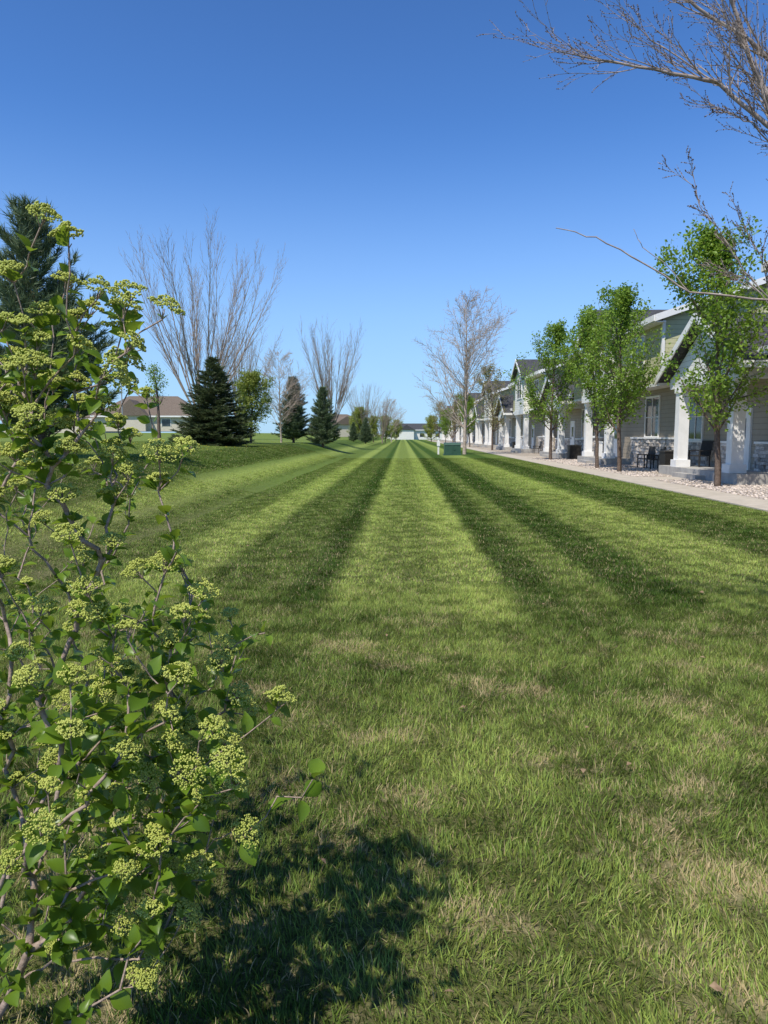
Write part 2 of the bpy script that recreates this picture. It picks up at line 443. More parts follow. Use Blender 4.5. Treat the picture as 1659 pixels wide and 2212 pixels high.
def pear(seed, hh=7.4, mleaf=M_pear, lsize=.12, dens=9, trunkfrac=.24, width=.30):
    g = np.random.default_rng(seed)
    Q = dict(n=[16, 6, 3], wob=[.03, .10, .2], up=[.05, .17, .12], taper=[.15, .25, .3], start=[trunkfrac, .15], k=[2.9, 1.8], ang=[56, 45],
             lr=[width, .38], prof=[lambda t: (.55+1.0*math.sin(math.pi*min(1, (t-trunkfrac)/(1-trunkfrac)*.85+.15)))*(1.05-.45*t), one], rr=[.42, .5], rmin=.006)
    segs = []; pts = []
    branch(segs, pts, np.zeros(3)-UP*.1, UP*1., hh*.97, .105, 0, Q, g)
    PP = [p for p, d, l, t in pts if (l == 2) or (l == 1 and t > .35) or (l == 0 and t > .6)]
    PP = np.array(PP)
    keep = g.random(len(PP)) > .15
    PP = PP[keep]
    P = np.repeat(PP, dens, 0)+g.normal(0, .11, (len(PP)*dens, 3))
    return [('trunk', mesh_segs('pear_trunk', segs, M_bark)), ('leaves', leaves('pear_leaves', P, lsize, mleaf, g))]
def baretree(kind, seed, m, hh):
    g = np.random.default_rng(seed); segs = []; pts = []
    if kind == 'fan':
        segs.append((np.array([0, 0, -.2]), np.array([0, 0, 1.3]), .2, .16))
        Q = dict(n=[10, 5, 3], wob=[.03, .05, .08], up=[.045, .05, .04], taper=[.12, .25, .3], start=[.2, .1], k=[2.6, 1.5], ang=[17, 20], lr=[.32, .42], prof=[one, one], rr=[.45, .6], rmin=.0075)
        for i in range(18):
            a = i*2.4; tl = math.radians(g.uniform(4, 40)); d = np.array([math.cos(a)*math.sin(tl), math.sin(a)*math.sin(tl), math.cos(tl)])
            branch(segs, pts, np.array([0, 0, 1.1+.1*(i % 4)]), d, (hh-1.2)*g.uniform(.82, 1.02), .06, 0, Q, g)
    else:
        Q = dict(n=[16, 7, 4, 3], wob=[.02, .06, .09, .1], up=[.05, .06, .03, 0.], taper=[.1, .2, .3, .4], start=[.14, .15, .1], k=[3.9, 2.4, 1.6], ang=[52, 35, 32],
                 lr=[.40, .38, .5], prof=[lambda t: math.sin(math.pi*min(1, t*.78+.2))**.8+.1, one, one], rr=[.36, .5, .6], rmin=.010)
        branch(segs, pts, np.zeros(3)-UP*.2, UP*1., hh, .17, 0, Q, g)
    return [('branches', mesh_segs('bare_branches', segs, m))]
# conifers
def tuft_template(n, L, w, spread, g):
    d = norm(np.stack([g.normal(0, spread, n), np.ones(n), g.normal(0, spread, n)], 1))
    R = frames(d, rand_dir(n, g)); P = np.stack([np.zeros(n), g.uniform(-.5, .5, n)*L, np.zeros(n)], 1)
    tv = np.array([(-w/2, 0, 0), (w/2, 0, 0), (0, L, 0)]); tf = np.array([(0, 1, 2)])
    return scatter(tv, tf, P, R, g.uniform(.7, 1.2, n))
def conifer(seed, hh, rad, m, whorls, nb, tl, tw, rise=0.0, droop=.25, nn=9, pown=.85, low=.25, jit=.15):
    g = np.random.default_rng(seed); segs = [(np.array([0, 0, -.2]), np.array([0, 0, hh*.5]), hh*.022, hh*.012), (np.array([0, 0, hh*.5]), np.array([0, 0, hh*.98]), hh*.012, .01)]
    P = []; D = []
    for w in range(whorls):
        t = w/(whorls-1); z = low+(hh-low-.15)*t
        for k in range(max(4, int(nb*(1-.6*t)))):
            a = g.uniform(0, 2*math.pi); L = rad*((1-t)**pown+.04)*g.uniform(1-jit*2, 1+jit)
            el = rise+g.normal(0, .08)+.5*t
            hd = np.array([math.cos(a), math.sin(a), 0])
            p = np.array([0, 0, z+g.normal(0, .05)]); d0 = hd*math.cos(el)+UP*math.sin(el)
            ns = max(3, int(L/(tl*.75))); prev = p
            for i in range(ns):
                u = (i+1)/ns
                q = p+d0*L*u-UP*droop*L*(u*(1-u))+g.normal(0, .02, 3)
                segs.append((prev, q, .014*(1.3-u), .014*(1.15-u)))
                if u > .2 or t > .8:
                    side = np.cross(hd, UP)
                    for s in (-1, 0, 1):
                        if s == 0: P.append(q); D.append(d0+UP*.15)
                        else:
                            sl = L*.28*(1.1-u)+tl*.5
                            m2 = max(1, int(sl/(tl*.9)))
                            dd = d0*.7+side*s*.8+UP*g.normal(0.05+rise*.3, .15)
                            for e in range(m2):
                                P.append(q+norm(dd)*sl*(e+.5)/m2); D.append(dd)
                prev = q
    P.append(np.array([0, 0, hh-.1])); D.append(UP*1.)
    P = np.array(P); D = np.array(D)+g.normal(0, .15, (len(P), 3))
    tv, tf = tuft_template(nn, tl, tw, .45, g)
    V, F = scatter(tv, tf, P, frames(D, rand_dir(len(P), g)), g.uniform(.8, 1.25, len(P)))
    return [('trunk', mesh_segs('conifer_trunk', segs, M_bark)), ('needles', mk_mesh('needles', V, F, [m], rnd=np.repeat(g.random(len(P)), len(tv))))]

def gz(x, y): return float(H(x, y))-.02
pA = pear(1); pB = pear(2); pC = pear(3, trunkfrac=.24)
group('pear_tree', pA, (9.65, 22.0, 0), 0.4, 1.0)
group('pear_tree', pB, (9.35, 31.0, 0), 1.4, 1.0)
group('pear_tree', pC, (9.3, 34.2, 0), 3.0, .97)
group('pear_tree', pA, (9.5, 46.0, 0), 2.4, 1.1)
pO = pear(5, mleaf=M_olive, lsize=.12, dens=4)
group('pear_tree', pO, (9.5, 76, 0), .4, 1.15)
group('pear_tree', pB, (9.0, 96, 0), .9, .9)
group('pear_tree', pO, (8.6, 118, 0), 2.9, 1.1)
group('pear_tree', pO, (7.6, 150, 0), 1.9, 1.1)
group('pear_tree', pC, (6.2, 104, 0), 1.9, .7)
bir = baretree('birch', 12, M_birch, 12.6)
group('birch_tree', bir, (5.2, 60, 0), 0, 1)
fan = baretree('fan', 13, M_barkg, 12.0)
fan2 = baretree('fan', 14, M_barkg, 11.0)
group('bare_vase_tree', fan, (-13.0, 46, gz(-13, 46)), 0, 1.02)
group('bare_vase_tree', fan2, (-7.6, 76, gz(-7.6, 76)), 1, 1.04)
group('bare_vase_tree', fan2, (-16.4, 72, gz(-16, 72)), 2, .95)
group('bare_vase_tree', fan, (-6.3, 118, gz(-6.3, 118)), 2, .75)
group('bare_vase_tree', fan2, (-4.0, 140, gz(-4, 140)), 3, .75)
group('bare_vase_tree', fan, (9.2, 132, 0), 3, .75)
group('birch_tree', bir, (-9.9, 58, gz(-9.9, 58)), 2, .56)
group('birch_tree', bir, (-2.6, 165, 0), 2, .75)
spr = conifer(21, 5.0, 1.95, M_spruce, 34, 17, .17, .035, rise=.02, nn=9)
group('spruce_tree', spr, (-10.6, 40, gz(-10.6, 40)), 0, 1.08, .98)
sp2 = conifer(22, 5.3, 1.5, M_pine, 28, 15, .2, .035, rise=.35, droop=.05, nn=9, pown=.6, low=.3)
group('pine_tree', sp2, (-9.2, 60, gz(-9.2, 60)), 1, 1.02)
group('pine_tree', sp2, (-6.6, 59, gz(-6.6, 59)), 2.5, .92)
pin = conifer(23, 6.7, 2.3, M_pine, 26, 12, .27, .026, rise=.6, droop=-.1, nn=15, pown=.5, low=.4, jit=.24)
group('pine_tree', pin, (-10.2, 20, gz(-10.2, 20)), .3, 1.0)
yl = pear(6, hh=4.8, mleaf=M_yel, lsize=.14, dens=7, trunkfrac=.12, width=.38)
group('maple_tree', yl, (-10.9, 51, gz(-10.9, 51)), 0, .98)
for i, (x, y, s, t) in enumerate([(-7.2, 118, 1.05, yl), (-5.4, 132, .95, yl), (-6.9, 100, .5, sp2), (-5.6, 108, .72, sp2), (-3.7, 150, 1.1, yl), (-8.6, 128, .9, yl), (-1.8, 190, 1.1, yl), (6.8, 170, 1.2, yl), (-12, 110, .8, yl)]):
    group('ornamental_tree' if t is yl else 'pine_tree', t, (x, y, gz(x, y)), i, s)
sap = pear(9, hh=3.7, mleaf=M_pear, lsize=.09, dens=1, trunkfrac=.5, width=.16)
group('sapling_tree', sap, (-11.0, 32, gz(-11, 32)), 0, 1)

# ------------------------------------------------------------------ overhanging bare tree at right (trunk beyond frame)
g = np.random.default_rng(31)
segs = []; buds = []
def poly(pts, r0, r1, tw=2, tl=.4, dirb=(-.7, 0, .45), sub=4):
    pts = [np.array(p, float) for p in pts]; fine = []
    for a, c in zip(pts[:-1], pts[1:]):
        for i in range(sub): fine.append(a+(c-a)*i/sub+g.normal(0, .005, 3))
    fine.append(pts[-1]); n = len(fine)-1
    for i in range(n):
        ra = r0+(r1-r0)*i/n; rb = r0+(r1-r0)*(i+1)/n
        segs.append((fine[i], fine[i+1], ra, rb))
        if i > 0:
            for q in range(tw):
                if g.random() < .68:
                    d = norm(norm(fine[i+1]-fine[i])*1.2+np.array(dirb)*g.uniform(.2, .9)+g.normal(0, .3, 3))
                    Q = dict(n=[9, 5, 2], wob=[.05, .07, .06], up=[.015, .02, 0], taper=[.3, .5, .6], start=[.1, .2], k=[.8, .4], ang=[30, 30], lr=[.45, .45], prof=[one, one], rr=[.7, .8], rmin=.0019)
                    pp = []; branch(segs, pp, fine[i], d, tl*g.uniform(.5, 1.5), max(ra*.42, .0028), 0, Q, g)
                    buds.extend([x[0] for x in pp])
T0 = np.array([3.9, 5.6, 0.])
segs += [(T0-UP*.1, T0+UP*1.8, .10, .085), (T0+UP*1.8, np.array([3.85, 5.55, 3.4]), .085, .06), (np.array([3.85, 5.55, 3.4]), np.array([3.8, 5.5, 6]), .06, .03)]
j = (3.87, 5.57, 2.3); j2 = (3.86, 5.56, 2.9); j1 = (3.88, 5.58, 1.9)
poly([j, (2.95, 5.2, 3.15), (2.45, 5, 3.60), (2.06, 5, 3.90), (1.72, 4.95, 3.95), (1.35, 4.95, 4.02), (1.0, 4.9, 4.06)], .028, .004, 2, .40)
poly([j, (2.8, 5.3, 3.45), (2.4, 5.2, 4.05), (2.15, 5.1, 4.5), (1.9, 5.1, 5.1)], .030, .008, 2, .6)
poly([j2, (2.9, 5.3, 3.9), (2.3, 5.1, 4.2), (1.8, 5, 4.45), (1.4, 5, 4.55), (1.1, 5, 4.60)], .024, .004, 2, .5)
poly([j2, (3.0, 5.3, 4.1), (2.5, 5.2, 4.8), (2.2, 5.1, 5.4)], .024, .01, 3, .7)
poly([(2.45, 5, 3.60), (2.25, 4.9, 3.95), (1.95, 4.9, 4.4)], .010, .004, 3, .45)
poly([(2.95, 5.2, 3.15), (2.6, 5.1, 3.42), (2.3, 5.0, 3.65), (2.1, 5.0, 3.72)], .010, .003, 2, .25, (-.6, 0, .1))
poly([(2.06, 5, 3.90), (1.7, 5, 4.12), (1.4, 5, 4.35)], .007, .003, 2, .4)
poly([j1, (2.5, 5, 2.50), (1.94, 5, 2.57), (1.61, 5, 2.76), (1.3, 5, 2.93), (1.03, 5, 2.99)], .010, .003, 0, .2)
poly([(1.94, 5, 2.57), (1.78, 5, 2.74), (1.62, 5, 2.86), (1.55, 5, 2.98)], .004, .002, 0, .1, (-.6, 0, .3))
poly([(2.5, 5, 2.50), (2.3, 5, 2.7), (2.15, 5, 2.93), (1.98, 5, 3.12), (1.91, 5, 3.36)], .006, .0022, 1, .2, (-.5, 0, .5))
poly([(2.5, 5, 2.50), (2.4, 5, 2.8), (2.28, 5, 3.0)], .005, .0025, 1, .2)
poly([j1, (2.6, 5, 2.35), (2.35, 5, 2.62), (2.2, 5, 2.7)], .008, .003, 1, .25)
poly([j2, (4.5, 5.8, 4.2), (4.9, 6, 5.4)], .03, .01, 2, .7, (.4, 0, .5))
poly([j, (4.7, 5.2, 3.3), (5.2, 4.9, 4.6)], .03, .01, 2, .7, (.4, 0, .5))
B = np.array(buds); B = B[g.random(len(B)) < .6]
V, F = scatter(IV, IF, B, frames(rand_dir(len(B), g), rand_dir(len(B), g)), g.uniform(.003, .0048, len(B)))
group('overhanging_elm_tree', [('branches', mesh_segs('elm_branches', segs, M_twig, 7)), ('buds', mk_mesh('elm_buds', V, F, [M_bark], rnd=np.repeat(g.random(len(B)), 12)))])

# ------------------------------------------------------------------ viburnum shrub
g = np.random.default_rng(5)
T = [(-.72, 2.01), (-.648, 1.96), (-.80, 1.91), (-.718, 1.90), (-.67, 1.895), (-.572, 1.87), (-.568, 1.83), (-.483, 1.83), (-.61, 1.81), (-.706, 1.86), (-.76, 1.83),
     (-.548, 1.76), (-.74, 1.72), (-.63, 1.74), (-.70, 1.69), (-.58, 1.71), (-.78, 1.67), (-.75, 1.62), (-.67, 1.76), (-.455, 1.556), (-.50, 1.54), (-.60, 1.50), (-.52, 1.48),
     (-.755, 1.52), (-.84, 1.54), (-.645, 1.44), (-.66, 1.38), (-.72, 1.455), (-.465, 1.36), (-.785, 1.21), (-.64, 1.27), (-.515, 1.30), (-.435, 1.24), (-.47, 1.20), (-.57, 1.175),
     (-.68, 1.21), (-.776, 1.08), (-.686, 1.08), (-.62, 1.055), (-.47, 1.085), (-.404, 1.10), (-.41, 1.07), (-.67, .99), (-.52, .97), (-.396, .975), (-.275, 1.0), (-.39, .91),
     (-.35, .93), (-.51, .905), (-.687, .84), (-.77, .90), (-.45, .89), (-.41, .86), (-.36, .855), (-.353, .716), (-.54, .72), (-.83, .69), (-.475, .59), (-.57, .50), (-.86, .54),
     (-.52, .455), (-.67, .43), (-.89, .42), (-.60, .34), (-.83, .35), (-.62, .62), (-.72, .76), (-.58, .83), (-.83, 1.0), (-.86, 1.3), (-.88, 1.78), (-.85, 1.1), (-.30, 1.17), (-.19, .87)]
noflow = {28, 72, 73}
NE = len(T)
def xmax(z): return np.interp(z, [.2, .45, .7, .87, 1.0, 1.2, 1.33, 1.42, 1.5, 1.6, 1.7, 1.83, 1.9, 2.0], [-.54, -.48, -.40, -.34, -.32, -.43, -.50, -.72, -.58, -.60, -.60, -.55, -.66, -.76])
tips = []
for i, (x, z) in enumerate(T):
    tips.append((np.array([x, 1.5+g.normal(0, .07)-(.22 if i in (49, 59, 62, 56) else 0), z]), i not in noflow))
for i in range(125):
    z = g.uniform(.15, 1.9) if i % 3 == 0 else g.uniform(.3, 1.3); xm = xmax(z); tips.append((np.array([xm-abs(g.normal(0, .24))-.04, g.uniform(1.42, 1.8), z]), g.random() < .48))
for i in range(24):
    z = g.uniform(1.5, 1.92); xm = xmax(z); tips.append((np.array([xm-g.uniform(.03, .35), g.uniform(1.45, 1.75), z]), g.random() < .8))
for i in range(75):
    z = g.uniform(.25, 1.35) if i % 3 else g.uniform(1.4, 1.8); tips.append((np.array([g.uniform(-1.35, -.74-.12*abs(z-1)), g.uniform(1.65, 2.45), z]), g.random() < .55))
for i in range(85):
    z = g.uniform(.3, 2.15); tips.append((np.array([g.uniform(-2.3, -1.05), g.uniform(1.0, 2.7), z]), g.random() < .6))
for i in range(60):
    z = g.uniform(.2, 1.15); tips.append((np.array([g.uniform(-1.1, -.5), g.uniform(1.6, 2.2), z]), g.random() < .3))
nodes = []; par = []; pl = []
base = np.array([-1.35, 1.75, 0])
for i in range(9):
    a = i*2*math.pi/9; b0 = base+np.array([math.cos(a)*.22, math.sin(a)*.25, -.03])
    nodes.append(b0); par.append(-1); pl.append(0.)
    for s in range(1, 5):
        nodes.append(b0+np.array([math.cos(a)*.05*s+.02*s, math.sin(a)*.06*s, .11*s])+g.normal(0, .012, 3)); par.append(len(nodes)-2); pl.append(.12*s)
order = sorted(range(len(tips)), key=lambda i: np.linalg.norm(tips[i][0]-base))
tipnode = {}
for i in order:
    t = tips[i][0]; A = np.array(nodes); dv = t-A; dist = np.linalg.norm(dv, axis=1)
    cost = dist*1.0+.45*np.array(pl)+np.where(A[:, 2] > t[2]+.03, .5, 0)+np.where(A[:, 2] > t[2]-.05, .1, 0)
    j = int(np.argmin(cost)); a = nodes[j]; L = dist[j]; n = max(2, int(L/.04))
    side = g.normal(0, .09*L, 3)
    ctrl = (a+t)/2+np.array([0, 0, -.06*L])+side if t[2]-a[2] > .1 else (a+t)/2+np.array([0, 0, .12*L])+side
    last = j
    for s in range(1, n+1):
        u = s/n; p = (1-u)**2*a+2*u*(1-u)*ctrl+u*u*t
        if s < n: p = p+g.normal(0, .006, 3)
        nodes.append(p); par.append(last); pl.append(pl[last]+L/n); last = len(nodes)-1
    tipnode[i] = last
rad = np.zeros(len(nodes)); acc = np.zeros(len(nodes))
for k in range(len(nodes)-1, -1, -1):
    rad[k] = max(.0016, acc[k]**(1/2.6)) if acc[k] > 0 else .0016
    if par[k] >= 0: acc[par[k]] += rad[k]**2.6
rad = np.minimum(rad, .011)
segs = [(nodes[par[k]], nodes[k], rad[par[k]] if rad[par[k]] < rad[k]*1.8 else rad[k]*1.3, rad[k]) for k in range(len(nodes)) if par[k] >= 0]
LP = []; LD = []; LS = []; FP = []; FD = []; FS = []
for i in range(len(tips)):
    t, fl = tips[i]; k = tipnode[i]; p0 = nodes[par[k]]; d = norm(t-p0)
    kk = k
    for lvl in range(7):
        if kk < 0 or par[kk] < 0: break
        q = nodes[kk]; dd = norm(nodes[kk]-nodes[par[kk]])
        x = np.cross(dd, g.normal(size=3)); x /= np.linalg.norm(x)
        pr = (.98, .9, .65, .5, .4, .3, .2)[lvl]*(.85 if t[2] > 1.4 else .95)
        for s in (-1, 1):
            if g.random() < pr:
                LP.append(q); LD.append(dd*.6+x*s*.9+UP*.15+g.normal(0, .25, 3)); LS.append(g.uniform(.022, .056)*(1.1 if t[2] < 1.1 else .82))
        kk = par[kk]
    if fl:
        fd = norm(d*.4+UP*.8+np.array([.1, -.25, 0])+g.normal(0, .2, 3))
        c = t+fd*.025; FP.append(c); FD.append(fd); FS.append(g.uniform(.78, 1.12) if i < NE else g.uniform(.6, 1.0))
        for s in range(6):
            a = c+(g.normal(0, .008, 3)); segs.append((t, a, .0012, .0009))
LP = np.array(LP); LD = np.array(LD); LS = np.array(LS); FP = np.array(FP); FD = np.array(FD); FS = np.array(FS)
rows = [(0, .0), (.12, .18), (.3, .33), (.5, .35), (.7, .26), (.87, .12), (1.0, .0)]
lv = []
for (yy, w) in rows:
    zz = -.28*yy*yy
    lv += [(-w, yy, zz+w*.5), (0, yy, zz), (w, yy, zz+w*.5)]
lf = []
for r_ in range(len(rows)-1):
    for c_ in range(2):
        a = r_*3+c_; lf.append((a, a+1, a+4, a+3))
lv = np.array(lv, float); lf = np.array(lf)
upv = np.tile([[0, 0, 1.]], (len(LP), 1))+g.normal(0, .45, (len(LP), 3))
V, F = scatter(lv, lf, LP+norm(LD)*.006, frames(LD, upv), LS)
me_l = mk_mesh('shrub_leaves', V, F, [M_bleaf], rnd=np.repeat(g.random(len(LP)), len(lv)), smooth=True)
def head(seed):
    h = np.random.default_rng(seed); pts = []
    subs = [(0, 0)]+[(.5, a) for a in np.arange(6)*1.047+.3]+[(.95, a) for a in np.arange(10)*.628]
    for (r_, a) in subs:
        rr = r_*.029*h.uniform(.85, 1.12); c = np.array([rr*math.cos(a), 0.016*(1-r_**2)*h.uniform(.8, 1.2)+h.normal(0, .002), rr*math.sin(a)])
        for q in range(22):
            v = h.normal(size=3); v /= np.linalg.norm(v); v[1] = abs(v[1])
            pts.append(c+v*np.array([.0085, .008, .0085])*h.uniform(.75, 1.05))
    return np.array(pts)
R = frames(FD, rand_dir(len(FP), g))
hs = [head(s) for s in range(5)]
AP = []; AR = []
for i in range(len(FP)):
    h = hs[i % 5]*FS[i]; AP.append(FP[i]+h@R[i].T); AR.append(np.full(len(h), .2)+g.random(len(h))*.6+g.random()*.2)
AP = np.concatenate(AP); AR = np.concatenate(AR)
V, F = scatter(IV, IF, AP, np.tile(np.eye(3)[None], (len(AP), 1, 1)), g.uniform(.0014, .0025, len(AP)))
me_f = mk_mesh('shrub_flowers', V, F, [M_flow], rnd=np.repeat(AR, 12), smooth=True)
group('viburnum_shrub', [('stems', mesh_segs('shrub_stems', segs, M_stem, 7, .003)), ('leaves', me_l), ('flower_heads', me_f)])

# ------------------------------------------------------------------ townhouses (local y 0..26)
g = np.random.default_rng(77)
tau = MB(); oli = MB(); whs = MB(); tr = MB(); rf = MB(); gl = MB(); sl = MB(); dk = MB()
stones = []
def window(x, y0, y1, z0, z1, mull=1):
    t = .09
    tr.box(x-.06, x+.01, y0-t, y1+t, z0-t, z0); tr.box(x-.06, x+.01, y0-t, y1+t, z1, z1+t)
    tr.box(x-.06, x+.01, y0-t, y0, z0, z1); tr.box(x-.06, x+.01, y1, y1+t, z0, z1)
    gl.box(x-.02, x+.01, y0, y1, z0, z1)
    for i in range(1, mull+1):
        c = y0+(y1-y0)*i/(mull+1); tr.box(x-.045, x-.021, c-.03, c+.03, z0, z1)
    c = (z0+z1)/2; tr.box(x-.04, x-.0205, y0, y1, c-.02, c+.02)
def stonewall(x, y0, y1, z0, z1, face='x'):
    z = z0
    while z < z1-.03:
        h = g.uniform(.09, .19); h = min(h, z1-z); y = y0
        while y < y1-.02:
            l = min(g.uniform(.2, .55), y1-y); d = g.uniform(.05, .13)
            stones.append((x-d, x+.02, y+.006, y+l-.006, z+.006, z+h-.006)); y += l
        z += h
def column(x, y, z0, z1):
    tr.box(x-.28, x+.28, y-.28, y+.28, z0, z0+.28); tr.box(x-.2, x+.2, y-.2, y+.2, z0+.28, z1-.18); tr.box(x-.25, x+.25, y-.25, y+.25, z1-.18, z1)
# lower section y 0..10
tau.box(12.4, 19.0, 0, 10.0, 0, 4.35)
rf.slab([(11.25, -.0, 4.35), (11.25, 9.5, 4.35), (15.7, 9.5, 5.9), (15.7, 0, 5.9)], .16)
rf.slab([(15.7, 0, 5.9), (15.7, 9.5, 5.9), (20.1, 9.5, 4.35), (20.1, 0, 4.35)], .16)
rf.slab([(11.9, 9.502, 4.57), (11.9, 9.98, 4.57), (15.7, 9.98, 5.9), (15.7, 9.502, 5.9)], .16)
tr.box(11.20, 11.248, .02, 9.48, 4.12, 4.36); tr.box(11.25, 12.4, .02, 9.9, 4.08, 4.115)
window(12.4, 7.9, 9.3, 1.45, 3.3, 1); window(12.4, .7, 1.7, 1.45, 3.3, 0)
stonewall(12.39, 5.3, 9.98, .02, 1.3); stonewall(12.39, .05, 3.3, .02, 1.3)
tr.box(12.28, 12.42, 5.3, 9.98, 1.3, 1.38); tr.box(12.28, 12.42, .05, 3.3, 1.3, 1.38)
# porch
sl.box(10.7, 12.39, 1.0, 8.0, 0, .36); sl.box(10.35, 10.698, 3.4, 5.6, 0, .19)
column(11.0, 1.9, .36, 3.42); column(11.0, 6.5, .36, 3.42)
tr.box(10.78, 12.39, 1.3, 1.62, 3.42, 3.84); tr.box(10.78, 12.39, 7.0, 7.32, 3.42, 3.84); tr.box(10.78, 11.1, 1.625, 6.995, 3.42, 3.84)
PY0, PYM, PY1, PZ0, PZ1 = .55, 4.3, 8.05, 3.9, 5.95
rf.slab([(10.45, PY0, PZ0), (15.6, PY0, PZ0), (15.6, PYM, PZ1), (10.45, PYM, PZ1)], .15)
rf.slab([(10.45, PYM, PZ1), (15.6, PYM, PZ1), (15.6, PY1, PZ0), (10.45, PY1, PZ0)], .15)
whs.prism([(10.85, 1.2, 3.85), (10.85, 7.4, 3.85), (10.85, 4.3, 5.6)], (.1, 0, 0))
for a, c in (((PY0, PZ0), (PYM, PZ1)), ((PY1, PZ0), (PYM, PZ1))):
    tr.hexa([(10.40, a[0], a[1]-.26), (10.447, a[0], a[1]-.26), (10.447, c[0], c[1]-.26), (10.40, c[0], c[1]-.26), (10.40, a[0], a[1]+.02), (10.447, a[0], a[1]+.02), (10.447, c[0], c[1]+.02), (10.40, c[0], c[1]+.02)])
tr.box(10.447, 12.0, PY1+.002, PY1+.05, PZ0-.22, PZ0-.0); tr.box(10.447, 12.0, PY0-.05, PY0-.002, PZ0-.22, PZ0)
# door
tr.box(12.33, 12.41, 3.72, 3.86, .36, 2.62); tr.box(12.33, 12.41, 4.84, 4.98, .36, 2.62); tr.box(12.33, 12.41, 3.86, 4.84, 2.5, 2.62)
tr.box(12.36, 12.405, 3.87, 4.83, .38, 2.49); gl.box(12.345, 12.358, 4.1, 4.6, 1.5, 2.2); dk.box(12.31, 12.358, 4.7, 4.76, 1.3, 1.42)
# two-storey y 10..26
E = 6.8; RX = 15.7; RZ = 8.4
FX = 11.35
tau.box(12.2, 19.2, 10.0, 26.0, 0, 3.9)
oli.prism([(FX, 10.01, 3.92), (20.05, 10.01, 3.92), (20.05, 10.01, 6.85), (RX, 10.01, 8.3), (FX, 10.01, 6.85)], (0, 15.98, 0))
rf.slab([(10.85, 9.6, E-.05), (10.85, 26.4, E-.05), (RX, 26.4, RZ), (RX, 9.6, RZ)], .13)
rf.slab([(RX, 9.6, RZ), (RX, 26.4, RZ), (20.55, 26.4, E-.05), (20.55, 9.6, E-.05)], .13)
for yy in (9.55, 26.403):
    for xa in (10.85, 20.55):
        tr.hexa([(xa, yy, E-.32), (RX, yy, RZ-.27), (RX, yy+.047, RZ-.27), (xa, yy+.047, E-.32), (xa, yy, E-.03), (RX, yy, RZ+.02), (RX, yy+.047, RZ+.02), (xa, yy+.047, E-.03)])
tr.box(10.80, 10.848, 9.6, 26.4, E-.30, E-.04); tr.box(10.85, FX, 9.65, 26.35, E-.33, E-.29)
tr.box(FX-.03, FX+.1, 9.96, 10.1, 3.93, 6.6); tr.box(FX-.04, 12.19, 9.97, 26.0, 3.78, 3.915)
window(12.2, 12.4, 14.2, 1.55, 3.4, 1); window(12.2, 22.6, 24.4, 1.55, 3.4, 1)
window(FX, 12.3, 14.0, 4.9, 6.2, 1); window(FX, 22.6, 24.2, 4.9, 6.2, 1)
stonewall(12.19, 10.05, 16.2, .02, 1.42); stonewall(12.19, 21.6, 25.95, .02, 1.42)
tr.box(12.05, 12.21, 10.05, 16.2, 1.42, 1.5); tr.box(12.05, 12.21, 21.6, 25.95, 1.42, 1.5)
# gabled bay
whs.prism([(10.8, 16.4, 3.93), (10.8, 21.4, 3.93), (10.8, 21.4, 7.0), (10.8, 18.9, 8.25), (10.8, 16.4, 7.0)], (.54, 0, 0))
BY0, BYM, BY1, BZ0, BZ1 = 15.95, 18.9, 21.85, 6.95, 8.55
rf.slab([(10.4, BY0, BZ0), (15.6, BY0, BZ0), (15.6, BYM, BZ1), (10.4, BYM, BZ1)], .14)
rf.slab([(10.4, BYM, BZ1), (15.6, BYM, BZ1), (15.6, BY1, BZ0), (10.4, BY1, BZ0)], .14)
for a, c in (((BY0, BZ0), (BYM, BZ1)), ((BY1, BZ0), (BYM, BZ1))):
    tr.hexa([(10.35, a[0], a[1]-.24), (10.397, a[0], a[1]-.24), (10.397, c[0], c[1]-.24), (10.35, c[0], c[1]-.24), (10.35, a[0], a[1]+.02), (10.397, a[0], a[1]+.02), (10.397, c[0], c[1]+.02), (10.35, c[0], c[1]+.02)])
window(10.8, 17.7, 20.1, 5.0, 6.6, 1)
tr.box(10.75, FX-.045, 16.35, 21.45, 3.5, 3.92)
column(11.1, 16.75, .36, 3.5); column(11.1, 21.05, .36, 3.5)
sl.box(10.6, 12.19, 16.3, 21.5, 0, .36); sl.box(10.25, 10.598, 18, 20, 0, .18)
tr.box(12.12, 12.21, 18.4, 19.5, .38, 2.55); gl.box(12.105, 12.118, 18.7, 19.2, 1.4, 2.2)
for yy in np.arange(16.95+.15, 18, .14): tr.box(10.83, 10.87, yy, yy+.035, .45, 1.2)
tr.box(10.82, 10.88, 17.04, 17.975, 1.2, 1.26); tr.box(10.82, 10.88, 17.98, 18.06, .36, 1.35)
tr.box(12.1, 12.17, 10.12, 10.2, 0.1, 3.77)
bt = np.array([(0, 0, 0), (1, 0, 0), (1, 1, 0), (0, 1, 0), (0, 0, 1), (1, 0, 1), (1, 1, 1), (0, 1, 1)], float)
bf = np.array([(0, 3, 2, 1), (4, 5, 6, 7), (0, 1, 5, 4), (1, 2, 6, 5), (2, 3, 7, 6), (3, 0, 4, 7)])
A = np.array(stones)
lo = A[:, [0, 2, 4]]; hi = A[:, [1, 3, 5]]
V = lo[:, None]+bt[None]*(hi-lo)[:, None]; V[:, :, 0] += g.normal(0, .012, V.shape[:2])*(bt[None, :, 0] < .5); V[:, :, 1:] += g.normal(0, .004, (len(A), 8, 2))
F = (bf[None]+(np.arange(len(A))*8)[:, None, None]).reshape(-1, 4)
me_st = mk_mesh('stone_veneer', V.reshape(-1, 3), F, [M_stone], rnd=np.repeat(g.random(len(A)), 8))
